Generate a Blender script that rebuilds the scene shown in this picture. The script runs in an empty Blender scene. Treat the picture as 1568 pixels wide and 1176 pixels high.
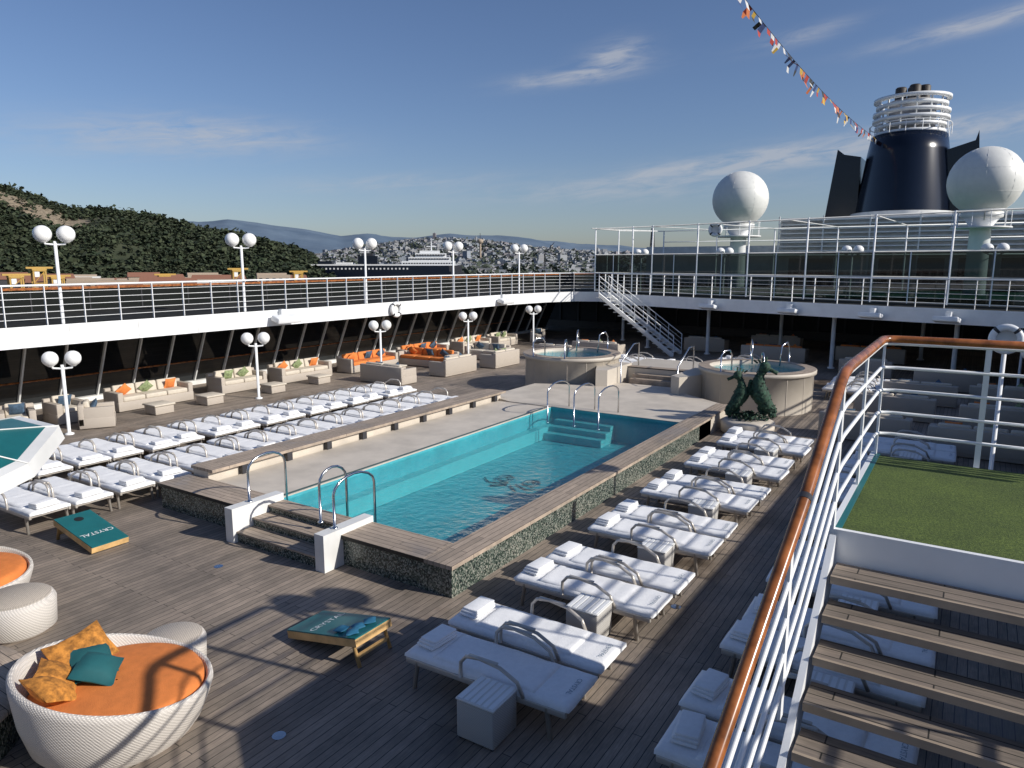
import bpy, math, random, bmesh
from mathutils import Vector, Matrix, noise
random.seed(7)
R=math.radians
scene=bpy.context.scene
COL=scene.collection

# ---------------------------------------------------------------- materials
def newmat(name):
    m=bpy.data.materials.new(name); m.use_nodes=True
    nt=m.node_tree; b=nt.nodes['Principled BSDF']
    return m,nt,b
def ramp2(nt,fac,c1,c2,p1=0.35,p2=0.65):
    r=nt.nodes.new('ShaderNodeValToRGB')
    r.color_ramp.elements[0].position=p1; r.color_ramp.elements[0].color=(*c1,1)
    r.color_ramp.elements[1].position=p2; r.color_ramp.elements[1].color=(*c2,1)
    nt.links.new(fac,r.inputs[0]); return r.outputs[0]
def noisen(nt,scale,detail=4,vec=None,rough=.6):
    n=nt.nodes.new('ShaderNodeTexNoise'); n.inputs['Scale'].default_value=scale
    n.inputs['Detail'].default_value=detail; n.inputs['Roughness'].default_value=rough
    if vec is None:
        tc=nt.nodes.new('ShaderNodeTexCoord'); vec=tc.outputs['Object']
    nt.links.new(vec,n.inputs['Vector']); return n.outputs['Fac']
def mapping(nt,scale=(1,1,1),rot=(0,0,0),loc=(0,0,0)):
    tc=nt.nodes.new('ShaderNodeTexCoord'); mp=nt.nodes.new('ShaderNodeMapping')
    mp.inputs['Scale'].default_value=scale; mp.inputs['Rotation'].default_value=rot
    mp.inputs['Location'].default_value=loc
    nt.links.new(tc.outputs['Object'],mp.inputs['Vector']); return mp.outputs[0]
def bump(nt,b,h,strength=.3,dist=.01):
    bn=nt.nodes.new('ShaderNodeBump'); bn.inputs['Strength'].default_value=strength
    bn.inputs['Distance'].default_value=dist
    nt.links.new(h,bn.inputs['Height']); nt.links.new(bn.outputs[0],b.inputs['Normal'])
def mixc(nt,f,a,b,mode='MIX'):
    m=nt.nodes.new('ShaderNodeMix'); m.data_type='RGBA'; m.blend_type=mode
    def s(i,v):
        if hasattr(v,'links') or hasattr(v,'is_output'): nt.links.new(v,m.inputs[i])
        else: m.inputs[i].default_value=v if not isinstance(v,tuple) else (*v,1)[:4]
    s(0,f); s(6,a); s(7,b); return m.outputs[2]
def M(name,col,rough=.5,metal=0,ns=3.0,amt=.12,bmp=0,bs=40):
    m,nt,b=newmat(name)
    f=noisen(nt,ns,3)
    c1=tuple(max(0,c*(1-amt)) for c in col); c2=tuple(min(1,c*(1+amt)) for c in col)
    nt.links.new(ramp2(nt,f,c1,c2),b.inputs['Base Color'])
    b.inputs['Roughness'].default_value=rough; b.inputs['Metallic'].default_value=metal
    if bmp: bump(nt,b,noisen(nt,bs,2),bmp)
    return m
def planks(name,c1,c2,width,length,along='Y',mort=(.02,.018,.015),stain=.35,rough=.65):
    m,nt,b=newmat(name)
    vec=mapping(nt,rot=(0,0,R(90)) if along=='Y' else (0,0,0))
    br=nt.nodes.new('ShaderNodeTexBrick')
    br.inputs['Scale'].default_value=1; br.inputs['Brick Width'].default_value=length
    br.inputs['Row Height'].default_value=width; br.inputs['Mortar Size'].default_value=.0045
    br.inputs['Mortar Smooth'].default_value=.1; br.offset=.37; br.offset_frequency=2
    br.inputs['Color1'].default_value=(*c1,1); br.inputs['Color2'].default_value=(*c2,1)
    br.inputs['Mortar'].default_value=(*mort,1); br.inputs['Bias'].default_value=0
    nt.links.new(vec,br.inputs['Vector'])
    grain=noisen(nt,6,4,mapping(nt,scale=(14,.8,1) if along=='Y' else (.8,14,1)))
    big=noisen(nt,.55,6,rough=.68)
    wet=noisen(nt,.23,5,mapping(nt,loc=(3.1,7.7,0)),.62)
    c=mixc(nt,1.0,br.outputs['Color'],ramp2(nt,grain,(.66,.66,.66),(1.20,1.18,1.16),.3,.7),'MULTIPLY')
    c=mixc(nt,1.0,c,ramp2(nt,big,(1-stain,1-stain,1-stain),(1.10,1.07,1.04),.34,.6),'MULTIPLY')
    if stain>.3: c=mixc(nt,1.0,c,ramp2(nt,wet,(.5,.47,.45),(1,1,1),.36,.43),'MULTIPLY')
    nt.links.new(c,b.inputs['Base Color'])
    nt.links.new(ramp2(nt,wet if stain>.3 else big,(rough-.3,)*3,(rough+.05,)*3,.36,.45),b.inputs['Roughness'])
    bump(nt,b,br.outputs['Fac'],-.4,.004)
    return m
def mosaic(name,cols,size,rough=.25,var=0):
    m,nt,b=newmat(name)
    vec=mapping(nt,scale=(1/size,)*3)
    fl=nt.nodes.new('ShaderNodeVectorMath'); fl.operation='FLOOR'
    ad=nt.nodes.new('ShaderNodeVectorMath'); ad.operation='ADD'; ad.inputs[1].default_value=(.37,.41,.43)
    nt.links.new(vec,ad.inputs[0]); nt.links.new(ad.outputs[0],fl.inputs[0])
    wn=nt.nodes.new('ShaderNodeTexWhiteNoise'); nt.links.new(fl.outputs[0],wn.inputs['Vector'])
    r=nt.nodes.new('ShaderNodeValToRGB'); r.color_ramp.interpolation='CONSTANT'
    e=r.color_ramp.elements; n=len(cols)
    e[0].color=(*cols[0],1); e[1].position=1/n; e[1].color=(*cols[1],1)
    for i in range(2,n):
        x=e.new(i/n); x.color=(*cols[i],1)
    nt.links.new(wn.outputs['Value'],r.inputs[0]); c=r.outputs[0]
    if var: c=mixc(nt,1.0,c,ramp2(nt,noisen(nt,1.6,5),(1-var,)*3,(1+var*.6,)*3,.35,.65),'MULTIPLY')
    nt.links.new(c,b.inputs['Base Color'])
    b.inputs['Roughness'].default_value=rough
    return m
def wicker(name,col,s=60):
    m,nt,b=newmat(name)
    w=nt.nodes.new('ShaderNodeTexWave'); w.bands_direction='Z'; w.inputs['Scale'].default_value=s/3
    w.inputs['Distortion'].default_value=1.5; w.inputs['Detail'].default_value=1
    tc=nt.nodes.new('ShaderNodeTexCoord'); nt.links.new(tc.outputs['Object'],w.inputs['Vector'])
    w2=nt.nodes.new('ShaderNodeTexWave'); w2.bands_direction='DIAGONAL'; w2.inputs['Scale'].default_value=s/4
    nt.links.new(tc.outputs['Object'],w2.inputs['Vector'])
    mu=nt.nodes.new('ShaderNodeMath'); mu.operation='MULTIPLY'
    nt.links.new(w.outputs['Fac'],mu.inputs[0]); nt.links.new(w2.outputs['Fac'],mu.inputs[1])
    nt.links.new(ramp2(nt,mu.outputs[0],tuple(c*.70 for c in col),col,0,.5),b.inputs['Base Color'])
    b.inputs['Roughness'].default_value=.6
    bump(nt,b,mu.outputs[0],.5,.01)
    return m

WHITE=M('white_paint',(.80,.81,.81),.35,amt=.04,ns=2)
WHITE2=M('weathered_white',(.68,.68,.66),.45,amt=.10,ns=1.2)
TOWEL=M('white_terry',(.84,.84,.84),.9,amt=.03,ns=20,bmp=.4,bs=60)
FRAME=M('champagne_metal',(.50,.46,.41),.32,metal=.3,amt=.05)
STEEL=M('stainless_steel',(.62,.62,.62),.18,metal=1,amt=.03)
DARK=M('dark_metal',(.03,.03,.035),.5,amt=.2)
DECK=planks('teak_deck_planks',(.34,.285,.235),(.235,.20,.165),.105,2.6,mort=(.025,.022,.018),stain=.42)
COPE_Y=planks('teak_coping_y',(.43,.355,.285),(.33,.275,.22),.11,1.6,'Y',stain=.2)
COPE_X=planks('teak_coping_x',(.43,.355,.285),(.33,.275,.22),.11,1.6,'X',stain=.2)
MOS=mosaic('green_mosaic',[(.02,.035,.028),(.09,.11,.09),(.18,.20,.17),(.05,.07,.055),(.015,.02,.02),(.28,.28,.24),(.10,.12,.105)],.020)
BEIGE=M('beige_stone',(.56,.50,.42),.6,amt=.10,ns=1.5,bmp=.1)
BEIGE2=M('beige_panel',(.50,.45,.38),.55,amt=.07,ns=1)
POOLT=mosaic('pool_tile',[(.052,.335,.385),(.057,.35,.40),(.047,.32,.37)],.06,.5,.14)  # noise in the tile colour imitates the mottled look of light through water
POOLL=M('pool_step_tile',(.085,.40,.43),.5,amt=.06)
HANDR=M('varnished_teak',(.28,.095,.028),.22,amt=.40,ns=7)
ORANGE=M('orange_fabric',(.66,.20,.045),.85,amt=.08,ns=8,bmp=.3,bs=80)
AMBER=M('amber_fabric',(.42,.17,.028),.9,amt=.45,ns=14,bmp=.5,bs=30)
TEAL=M('teal_fabric',(.008,.09,.10),.8,amt=.15)
TEALP=M('teal_paint',(.012,.13,.135),.4,amt=.10)
GREENF=M('green_fabric',(.22,.27,.13),.9,amt=.4,ns=12)
BLUEF=M('blue_fabric',(.05,.09,.14),.9,amt=.2,ns=12)
CREAM=M('cream_fabric',(.56,.50,.41),.9,amt=.06,ns=8)
WICK=wicker('white_wicker',(.72,.67,.61))
WICKG=wicker('grey_wicker',(.55,.53,.50),90)
WICKB=wicker('beige_wicker',(.56,.49,.41),70)
PINE=M('pine_wood',(.60,.38,.16),.5,amt=.2,ns=5)
NAVY=M('navy_gloss_paint',(.003,.006,.015),.20,amt=.1)
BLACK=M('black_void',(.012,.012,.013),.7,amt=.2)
RADOME=M('radome_white',(.72,.72,.68),.45,amt=.03)
TOPIARY=M('topiary_leaves',(.022,.060,.036),.8,amt=.6,ns=18,bmp=1,bs=30)
UDECK=M('upper_deck_coating',(.035,.036,.034),.95,amt=.2)
UDECK.node_tree.nodes['Principled BSDF'].inputs['Specular IOR Level'].default_value=.05
COURT=M('court_green',(.03,.14,.09),.7,amt=.1)
BLUEBAG=M('blue_bag',(.02,.14,.25),.8)
TXT=M('grey_blue_print',(.22,.28,.34),.7)
TREAD=planks('teak_tread',(.24,.20,.165),(.17,.145,.12),.09,1.3,'X',stain=.28)
NOSE=M('tread_nosing',(.34,.27,.20),.6,amt=.15)
def glass(name,col,rough=.04):
    m,nt,b=newmat(name); b.inputs['Base Color'].default_value=(*col,1)
    b.inputs['Roughness'].default_value=rough; b.inputs['Specular IOR Level'].default_value=.6
    n=noisen(nt,1.3,2); bump(nt,b,n,.03,.02); return m
DGLASS=glass('tinted_glass',(.008,.010,.012))
OGLASS=glass('outer_tinted_glass',(.012,.014,.013),.4); OGLASS.node_tree.nodes['Principled BSDF'].inputs['Specular IOR Level'].default_value=.08
def seeglass(name,tint,f0,wav=False):
    m,nt,b=newmat(name); nt.nodes.remove(b)
    out=nt.nodes['Material Output']
    tr=nt.nodes.new('ShaderNodeBsdfTransparent'); tr.inputs[0].default_value=(*tint,1)
    gl=nt.nodes.new('ShaderNodeBsdfGlossy'); gl.inputs['Roughness'].default_value=.03
    mx=nt.nodes.new('ShaderNodeMixShader'); lw=nt.nodes.new('ShaderNodeLayerWeight'); lw.inputs[0].default_value=.5
    pw=nt.nodes.new('ShaderNodeMath'); pw.operation='POWER'; pw.inputs[1].default_value=4.6 if wav else 5
    ma=nt.nodes.new('ShaderNodeMath'); ma.operation='MULTIPLY_ADD'; ma.inputs[1].default_value=.95; ma.inputs[2].default_value=f0
    nt.links.new(lw.outputs['Facing'],pw.inputs[0]); nt.links.new(pw.outputs[0],ma.inputs[0])
    nt.links.new(ma.outputs[0],mx.inputs[0]); nt.links.new(tr.outputs[0],mx.inputs[1]); nt.links.new(gl.outputs[0],mx.inputs[2])
    nt.links.new(mx.outputs[0],out.inputs[0])
    if wav:
        bn=nt.nodes.new('ShaderNodeBump'); bn.inputs['Strength'].default_value=.8; bn.inputs['Distance'].default_value=.09
        nt.links.new(noisen(nt,5.5,4),bn.inputs['Height']); nt.links.new(bn.outputs[0],gl.inputs['Normal']); nt.links.new(bn.outputs[0],lw.inputs['Normal'])
    return m
SGLASS=seeglass('smoked_clear_glass',(.07,.10,.095),.04)
WATER=seeglass('pool_water',(.78,.95,.97),.025,True)
GRASS,nt,b=newmat('artificial_grass')
g1=ramp2(nt,noisen(nt,70,3),(.045,.078,.012),(.14,.195,.035),.35,.65)
nt.links.new(mixc(nt,1.0,g1,ramp2(nt,noisen(nt,2.2,4),(.75,.78,.75),(1.1,1.1,1.0)),'MULTIPLY'),b.inputs['Base Color'])
b.inputs['Roughness'].default_value=.9; bump(nt,b,noisen(nt,160,2),.9,.02)
GLOBE=M('opal_globe',(.84,.84,.82),.25,amt=.02)

# ---------------------------------------------------------------- mesh builder
class MB:
    def __init__(s): s.v=[];s.f=[];s.mi=[];s.mats=[];s.sm=[];s.T=None
    def add(s,vs,fs,mat,smooth=False):
        if mat not in s.mats: s.mats.append(mat)
        i=s.mats.index(mat); o=len(s.v)
        if s.T is not None: vs=[s.T@Vector(v) for v in vs]
        s.v+= [tuple(v) for v in vs]
        for f in fs:
            s.f.append([o+k for k in f]); s.mi.append(i); s.sm.append(smooth)
    def box(s,x0,x1,y0,y1,z0,z1,mat):
        vs=[(x0,y0,z0),(x1,y0,z0),(x1,y1,z0),(x0,y1,z0),(x0,y0,z1),(x1,y0,z1),(x1,y1,z1),(x0,y1,z1)]
        s.add(vs,[(0,3,2,1),(4,5,6,7),(0,1,5,4),(1,2,6,5),(2,3,7,6),(3,0,4,7)],mat)
    def cbox(s,c,d,mat,rot=None):
        T=s.T; L=Matrix.Translation(c)
        if rot: L=L@rot
        s.T=(T@L) if T is not None else L
        a,b_,c_=d[0]/2,d[1]/2,d[2]/2
        s.box(-a,a,-b_,b_,-c_,c_,mat); s.T=T
    def rbox(s,c,d,r,mat,rot=None,seg=2,puff=0):
        bm=bmesh.new(); bmesh.ops.create_cube(bm,size=1)
        for v in bm.verts: v.co=Vector((v.co.x*d[0],v.co.y*d[1],v.co.z*d[2]))
        if puff:
            bmesh.ops.subdivide_edges(bm,edges=bm.edges[:],cuts=5,use_grid_fill=True)
            for v in bm.verts:
                fx=max(0,1-(2*v.co.x/d[0])**2); fy=max(0,1-(2*v.co.y/d[1])**2)
                sg=1 if v.co.z>0 else -1
                v.co.z= sg*(.006+(d[2]*.5+puff)*(fx*fy)**.55) if abs(v.co.z)>1e-4 else 0
                pin=1-.08*(1-abs(2*v.co.x/d[0])) if fy<.01 else 1
                v.co.y*=pin
                pin=1-.08*(1-abs(2*v.co.y/d[1])) if fx<.01 else 1
                v.co.x*=pin
        else:
            bmesh.ops.bevel(bm,geom=bm.edges[:],offset=r,segments=seg,affect='EDGES',profile=.5)
        L=Matrix.Translation(c)
        if rot: L=L@rot
        vs=[L@v.co for v in bm.verts]; bm.verts.index_update()
        fs=[[v.index for v in f.verts] for f in bm.faces]
        bm.free(); s.add(vs,fs,mat,True)
    def tube(s,pts,r,mat,seg=8,closed=False):
        pts=[Vector(p) for p in pts]; n=len(pts); vs=[];fs=[]
        prev=None
        for i,p in enumerate(pts):
            if closed: d=pts[(i+1)%n]-pts[i-1]
            elif i==0: d=pts[1]-p
            elif i==n-1: d=p-pts[-2]
            else: d=(pts[i+1]-p).normalized()+(p-pts[i-1]).normalized()
            d.normalize()
            if prev is None:
                a=d.cross(Vector((0,0,1)))
                if a.length<.05: a=d.cross(Vector((0,1,0)))
            else: a=prev-d*prev.dot(d)
            a.normalize(); prev=a; b_=d.cross(a)
            for k in range(seg):
                t=2*math.pi*k/seg; vs.append(p+a*(r*math.cos(t))+b_*(r*math.sin(t)))
        for i in range(n if closed else n-1):
            j=(i+1)%n
            for k in range(seg):
                l=(k+1)%seg; fs.append((i*seg+k,i*seg+l,j*seg+l,j*seg+k))
        if not closed: fs.append(tuple(range(seg))); fs.append(tuple((n-1)*seg+k for k in range(seg)))
        s.add(vs,fs,mat,True)
    def lathe(s,prof,c,mat,seg=32,smooth=True,sx=1,sy=1,cap=False):
        vs=[];fs=[];n=len(prof)
        for r,z in prof:
            for k in range(seg):
                t=2*math.pi*k/seg; vs.append((c[0]+sx*r*math.cos(t),c[1]+sy*r*math.sin(t),c[2]+z))
        for i in range(n-1):
            for k in range(seg):
                l=(k+1)%seg; fs.append((i*seg+k,i*seg+l,(i+1)*seg+l,(i+1)*seg+k))
        if cap: fs.append(tuple((n-1)*seg+k for k in range(seg)))
        s.add(vs,fs,mat,smooth)
    def sphere(s,c,r,mat,seg=20,rings=12):
        s.lathe([(max(r*math.sin(math.pi*i/rings),1e-4),-r*math.cos(math.pi*i/rings)) for i in range(rings+1)],c,mat,seg)
    def prism(s,poly,z0,z1,mt,ms=None,mbm=None):
        n=len(poly); ms=ms or mt
        s.add([(x,y,z1) for x,y in poly],[tuple(range(n))],mt)
        s.add([(x,y,z0) for x,y in poly],[tuple(reversed(range(n)))],mbm or ms)
        s.add([(x,y,z0) for x,y in poly]+[(x,y,z1) for x,y in poly],[(i,(i+1)%n,n+(i+1)%n,n+i) for i in range(n)],ms)
    def mesh(s,name):
        me=bpy.data.meshes.new(name); me.from_pydata(s.v,[],s.f)
        for m in s.mats: me.materials.append(m)
        me.polygons.foreach_set('material_index',s.mi); me.polygons.foreach_set('use_smooth',s.sm)
        me.update(); return me
    def obj(s,name,loc=(0,0,0),rotz=0):
        return place(s.mesh(name),name,loc,rotz)
def place(me,name,loc=(0,0,0),rotz=0):
    o=bpy.data.objects.new(name,me); o.location=loc; o.rotation_euler=(0,0,rotz); COL.objects.link(o)
    return o
def RX(a): return Matrix.Rotation(R(a),4,'X')
def RY(a): return Matrix.Rotation(R(a),4,'Y')
def RZ(a): return Matrix.Rotation(R(a),4,'Z')

# ---------------------------------------------------------------- camera, light, sky
cam=bpy.data.cameras.new('camera'); co=bpy.data.objects.new('camera',cam); COL.objects.link(co)
co.location=(0,0,4.7); co.rotation_euler=(R(90-9.64),0,R(32.8)); cam.lens=25.14; cam.sensor_width=36
cam.clip_start=.05; cam.clip_end=60000; scene.camera=co
S=Vector((1.8,.35,1)).normalized()
sun=bpy.data.lights.new('sun','SUN'); sun.energy=5.0; sun.angle=R(.5); sun.color=(1,.95,.87)
so=bpy.data.objects.new('sun',sun); so.rotation_euler=S.to_track_quat('Z','Y').to_euler(); so.location=(30,10,30); COL.objects.link(so)
w=bpy.data.worlds.new('World'); scene.world=w; w.use_nodes=True; nt=w.node_tree
bg=nt.nodes['Background']; sky=nt.nodes.new('ShaderNodeTexSky'); sky.sky_type='NISHITA'; sky.sun_disc=False
sky.sun_elevation=math.asin(S.z); sky.sun_rotation=math.atan2(S.x,S.y); sky.dust_density=.7; sky.air_density=1.0; sky.ozone_density=3.0
bg.inputs[1].default_value=.085
tc=nt.nodes.new('ShaderNodeTexCoord'); sp=nt.nodes.new('ShaderNodeSeparateXYZ'); nt.links.new(tc.outputs['Generated'],sp.inputs[0])
def mth(op,a,b=None,c=None):
    n=nt.nodes.new('ShaderNodeMath'); n.operation=op
    for i,v in enumerate((a,b,c)):
        if v is None: continue
        if isinstance(v,(int,float)): n.inputs[i].default_value=v
        else: nt.links.new(v,n.inputs[i])
    return n.outputs[0]
az=mth('ARCTAN2',sp.outputs[0],sp.outputs[1]); el=mth('ARCSINE',sp.outputs[2])
az=mth('MULTIPLY',az,57.2958); el=mth('MULTIPLY',el,57.2958)
tot=None
for a0,e0,wa,we,sl,amp in [(-55,8.9,7,1.1,.0,1.15),(-62,8.0,6,1.0,0,.45),(-28,13.6,4.5,.55,.10,1.1),(-25,14.9,2.0,.9,.12,1.3),(-17,7.0,9,.7,.10,1.3),(-5,8.3,10,.9,.08,1.1),(0,14.9,6,.5,.12,1.3),(-42,6.0,9,.6,.05,.5),(-12,15.3,3,.5,.15,.7),(-25,5.3,14,.7,.02,.5)]:
    da=mth('SUBTRACT',az,a0); de=mth('SUBTRACT',mth('SUBTRACT',el,e0),mth('MULTIPLY',da,sl))
    da=mth('DIVIDE',da,wa); de=mth('DIVIDE',de,we)
    q=mth('ADD',mth('MULTIPLY',da,da),mth('MULTIPLY',de,de))
    g=mth('MULTIPLY',mth('EXPONENT',mth('MULTIPLY',q,-1)),amp)
    tot=g if tot is None else mth('ADD',tot,g)
cb=nt.nodes.new('ShaderNodeCombineXYZ'); nt.links.new(mth('MULTIPLY',az,.16),cb.inputs[0]); nt.links.new(mth('SUBTRACT',mth('MULTIPLY',el,.9),mth('MULTIPLY',az,.09)),cb.inputs[1])
nz=nt.nodes.new('ShaderNodeTexNoise'); nz.inputs['Scale'].default_value=1.6; nz.inputs['Detail'].default_value=7; nz.inputs['Roughness'].default_value=.62; nz.inputs['Distortion'].default_value=.5
nt.links.new(cb.outputs[0],nz.inputs['Vector'])
nf=mth('MAXIMUM',mth('MULTIPLY',mth('SUBTRACT',nz.outputs['Fac'],.32),2.1),0)
cf=mth('MINIMUM',mth('MULTIPLY',tot,nf),.62)
tint=nt.nodes.new('ShaderNodeMix'); tint.data_type='RGBA'; tint.blend_type='MULTIPLY'; tint.inputs[0].default_value=1
nt.links.new(sky.outputs[0],tint.inputs[6]); tint.inputs[7].default_value=(.95,.97,1.13,1)
mx=nt.nodes.new('ShaderNodeMix'); mx.data_type='RGBA'; nt.links.new(cf,mx.inputs[0]); nt.links.new(tint.outputs[2],mx.inputs[6])
mx.inputs[7].default_value=(5.6,5.8,6.3,1)
nt.links.new(mx.outputs[2],bg.inputs[0])
scene.view_settings.view_transform='Standard'; scene.view_settings.look='None'; scene.view_settings.exposure=0

# ---------------------------------------------------------------- far setting
def pol(a,d): return d*math.sin(R(a)),d*math.cos(R(a))
def interp(pts,a):
    if a<=pts[0][0]: return pts[0][1]
    for (a0,e0),(a1,e1) in zip(pts,pts[1:]):
        if a<=a1: t=(a-a0)/(a1-a0); return e0+(e1-e0)*t
    return pts[-1][1]
SEA=M('harbour_water',(.03,.05,.06),.15,ns=.02,bmp=.3,bs=.3)
b_=MB(); b_.add([(-30000,-30000,-22),(30000,-30000,-22),(30000,30000,-22),(-30000,30000,-22)],[(0,1,2,3)],SEA); b_.obj('harbour_ground')
def hfun(pts,D0,D1,D2,na):
    def f(a,d):
        top=4.7+math.tan(R(interp(pts,a)))*D1
        t=min(1,max(0,(d-D0)/(D1-D0))); t=t*t*(3-2*t)*.55+t*.45
        if d>D1: t=1-.4*(d-D1)/(D2-D1)
        x,y=pol(a,d)
        n=noise.fractal(Vector((x/D1*9,y/D1*9,3.1)),1,2,5)
        return -21+(top+21)*t+na*n*min(1,4*t)*(1 if d<D1*.97 else .35)
    return f
def terrain(name,f,a0,a1,na,D0,D2,nr,mat):
    vs=[];fs=[]
    for i in range(na+1):
        a=a0+(a1-a0)*i/na
        for j in range(nr+1):
            d=D0+(D2-D0)*j/nr; x,y=pol(a,d); vs.append((x,y,f(a,d)))
    for i in range(na):
        for j in range(nr):
            k=i*(nr+1)+j; fs.append((k,k+nr+1,k+nr+2,k+1))
    b=MB(); b.add(vs,fs,mat,True); return b.obj(name)
MONT=[(-100,2.3),(-85,4.0),(-75,5.0),(-68,4.75),(-65.9,4.1),(-64,3.35),(-61.9,3.55),(-60.5,3.25),(-58.5,2.85),(-56.3,2.3),(-54.1,2.0),(-51.9,1.55),(-49.5,1.0),(-48.1,.3),(-47.1,-.7),(-45,-1.4)]
FAR=[(-100,2),(-70,2.4),(-56,2.8),(-54.1,3.1),(-51.9,2.88),(-48.6,2.47),(-46,2.1),(-44.2,2.27),(-42.2,2.0),(-40.2,1.94),(-37.6,2.3),(-34.6,2.06),(-32.5,1.86),(-29.4,1.54),(-25.9,1.33),(-21.8,1.1),(-12.3,.85),(.3,.6),(20,.6)]
CITY=[(-60,.2),(-48,.4),(-44,1.1),(-41,1.5),(-38.5,1.7),(-36,1.6),(-34,1.35),(-31,.95),(-27,.7),(-22,.45),(-12,.35),(10,.3)]
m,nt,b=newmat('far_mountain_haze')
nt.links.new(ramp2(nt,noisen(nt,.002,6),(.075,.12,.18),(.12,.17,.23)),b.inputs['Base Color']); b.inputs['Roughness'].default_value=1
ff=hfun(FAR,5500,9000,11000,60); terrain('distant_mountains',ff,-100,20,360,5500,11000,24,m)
m,nt,b=newmat('city_hillside')
nt.links.new(ramp2(nt,noisen(nt,.012,6),(.06,.08,.06),(.17,.16,.13)),b.inputs['Base Color']); b.inputs['Roughness'].default_value=1
cfn=hfun(CITY,1300,3600,4200,6); terrain('city_hill',cfn,-62,10,200,1250,4200,30,m)
mf=hfun(MONT,520,900,1300,9)
m,nt,b=newmat('scrub_and_rock_slope')
c=ramp2(nt,noisen(nt,.09,6),(.015,.025,.011),(.05,.058,.028))
rk=ramp2(nt,noisen(nt,.25,6,mapping(nt,scale=(1,1,4))),(.12,.095,.065),(.32,.26,.18))
px,py=pol(-65.6,810)
vd=nt.nodes.new('ShaderNodeVectorMath'); vd.operation='DISTANCE'; vd.inputs[1].default_value=(px,py,50)
tcm=nt.nodes.new('ShaderNodeTexCoord'); nt.links.new(tcm.outputs['Object'],vd.inputs[0])
nm=nt.nodes.new('ShaderNodeMath'); nm.operation='MULTIPLY_ADD'; nm.inputs[1].default_value=110
nt.links.new(noisen(nt,.03,4),nm.inputs[0]); nt.links.new(vd.outputs['Value'],nm.inputs[2])
dv=nt.nodes.new('ShaderNodeMath'); dv.operation='DIVIDE'; dv.inputs[1].default_value=200; nt.links.new(nm.outputs[0],dv.inputs[0])
msk=ramp2(nt,dv.outputs[0],(1,1,1),(0,0,0),.48,.54)
nt.links.new(mixc(nt,msk,c,rk),b.inputs['Base Color']); b.inputs['Roughness'].default_value=1
terrain('wooded_hill',mf,-100,-44.5,220,500,1300,40,m)
LEAF,nt,b=newmat('hill_foliage')
oi=nt.nodes.new('ShaderNodeNewGeometry')
nt.links.new(ramp2(nt,oi.outputs['Random Per Island'],(.018,.032,.014),(.055,.068,.034),.1,.95),b.inputs['Base Color']); b.inputs['Roughness'].default_value=1
vs=[];fs=[]
for i in range(10500):
    a=random.uniform(-72,-46.6); d=random.uniform(530,925)
    x,y=pol(a,d); z=mf(a,d)
    if z<-17: continue
    if noise.noise(Vector((x*.02,y*.02,5)))>.42 and random.random()<.8: continue
    if math.hypot(x-px,y-py)<40+25*noise.noise(Vector((x*.03,y*.03,1))) and random.random()<.85: continue
    s=random.uniform(1.5,3.4)*(1.6 if random.random()<.10 else 1); hh=s*random.uniform(.8,1.3)
    for k in range(11):
        u=Vector((random.gauss(0,1),random.gauss(0,1),random.gauss(0,1))).normalized()*random.uniform(.4,1)
        c=Vector((x+u.x*s,y+u.y*s,z+hh*.7+u.z*hh)); q=s*random.uniform(.35,.6)
        o=len(vs)
        p=Vector((random.uniform(-1,1),random.uniform(-1,1),random.uniform(-.6,.6))).normalized(); p2=p.cross(Vector((random.uniform(-1,1),random.uniform(-1,1),1))).normalized()
        vs+=[c+p*q,c+p2*q,c-p*q*.8,c-p2*q]; fs.append((o,o+1,o+2,o+3))
b=MB(); b.add(vs,fs,LEAF); b.obj('hill_trees')
BLD,nt,b=newmat('city_facades')
oi=nt.nodes.new('ShaderNodeNewGeometry'); r=nt.nodes.new('ShaderNodeValToRGB'); e=r.color_ramp.elements
r.color_ramp.interpolation='CONSTANT'
cs=[(.42,.38,.33),(.34,.29,.23),(.50,.47,.42),(.28,.18,.13),(.38,.33,.26),(.24,.23,.22),(.45,.39,.30),(.33,.34,.35)]
e[0].color=(*cs[0],1); e[1].position=1/8; e[1].color=(*cs[1],1)
for i in range(2,8): x=e.new(i/8); x.color=(*cs[i],1)
nt.links.new(oi.outputs['Random Per Island'],r.inputs[0])
sp2=nt.nodes.new('ShaderNodeSeparateXYZ'); tc2=nt.nodes.new('ShaderNodeTexCoord'); nt.links.new(tc2.outputs['Object'],sp2.inputs[0])
wv=nt.nodes.new('ShaderNodeMath'); wv.operation='PINGPONG'; wv.inputs[1].default_value=2.2; nt.links.new(sp2.outputs[2],wv.inputs[0])
ax=nt.nodes.new('ShaderNodeMath'); ax.operation='ADD'; nt.links.new(sp2.outputs[0],ax.inputs[0]); nt.links.new(sp2.outputs[1],ax.inputs[1])
wx=nt.nodes.new('ShaderNodeMath'); wx.operation='PINGPONG'; wx.inputs[1].default_value=2.5; nt.links.new(ax.outputs[0],wx.inputs[0])
ml=nt.nodes.new('ShaderNodeMath'); ml.operation='MULTIPLY'; nt.links.new(wv.outputs[0],ml.inputs[0]); nt.links.new(wx.outputs[0],ml.inputs[1])
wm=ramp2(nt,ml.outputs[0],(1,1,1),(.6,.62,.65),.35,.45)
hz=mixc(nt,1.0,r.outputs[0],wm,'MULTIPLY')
nt.links.new(mixc(nt,.50,hz,(.24,.28,.34)),b.inputs['Base Color']); b.inputs['Roughness'].default_value=.8  # distance haze painted in: facade colours blended toward blue-grey
b=MB()
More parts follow.
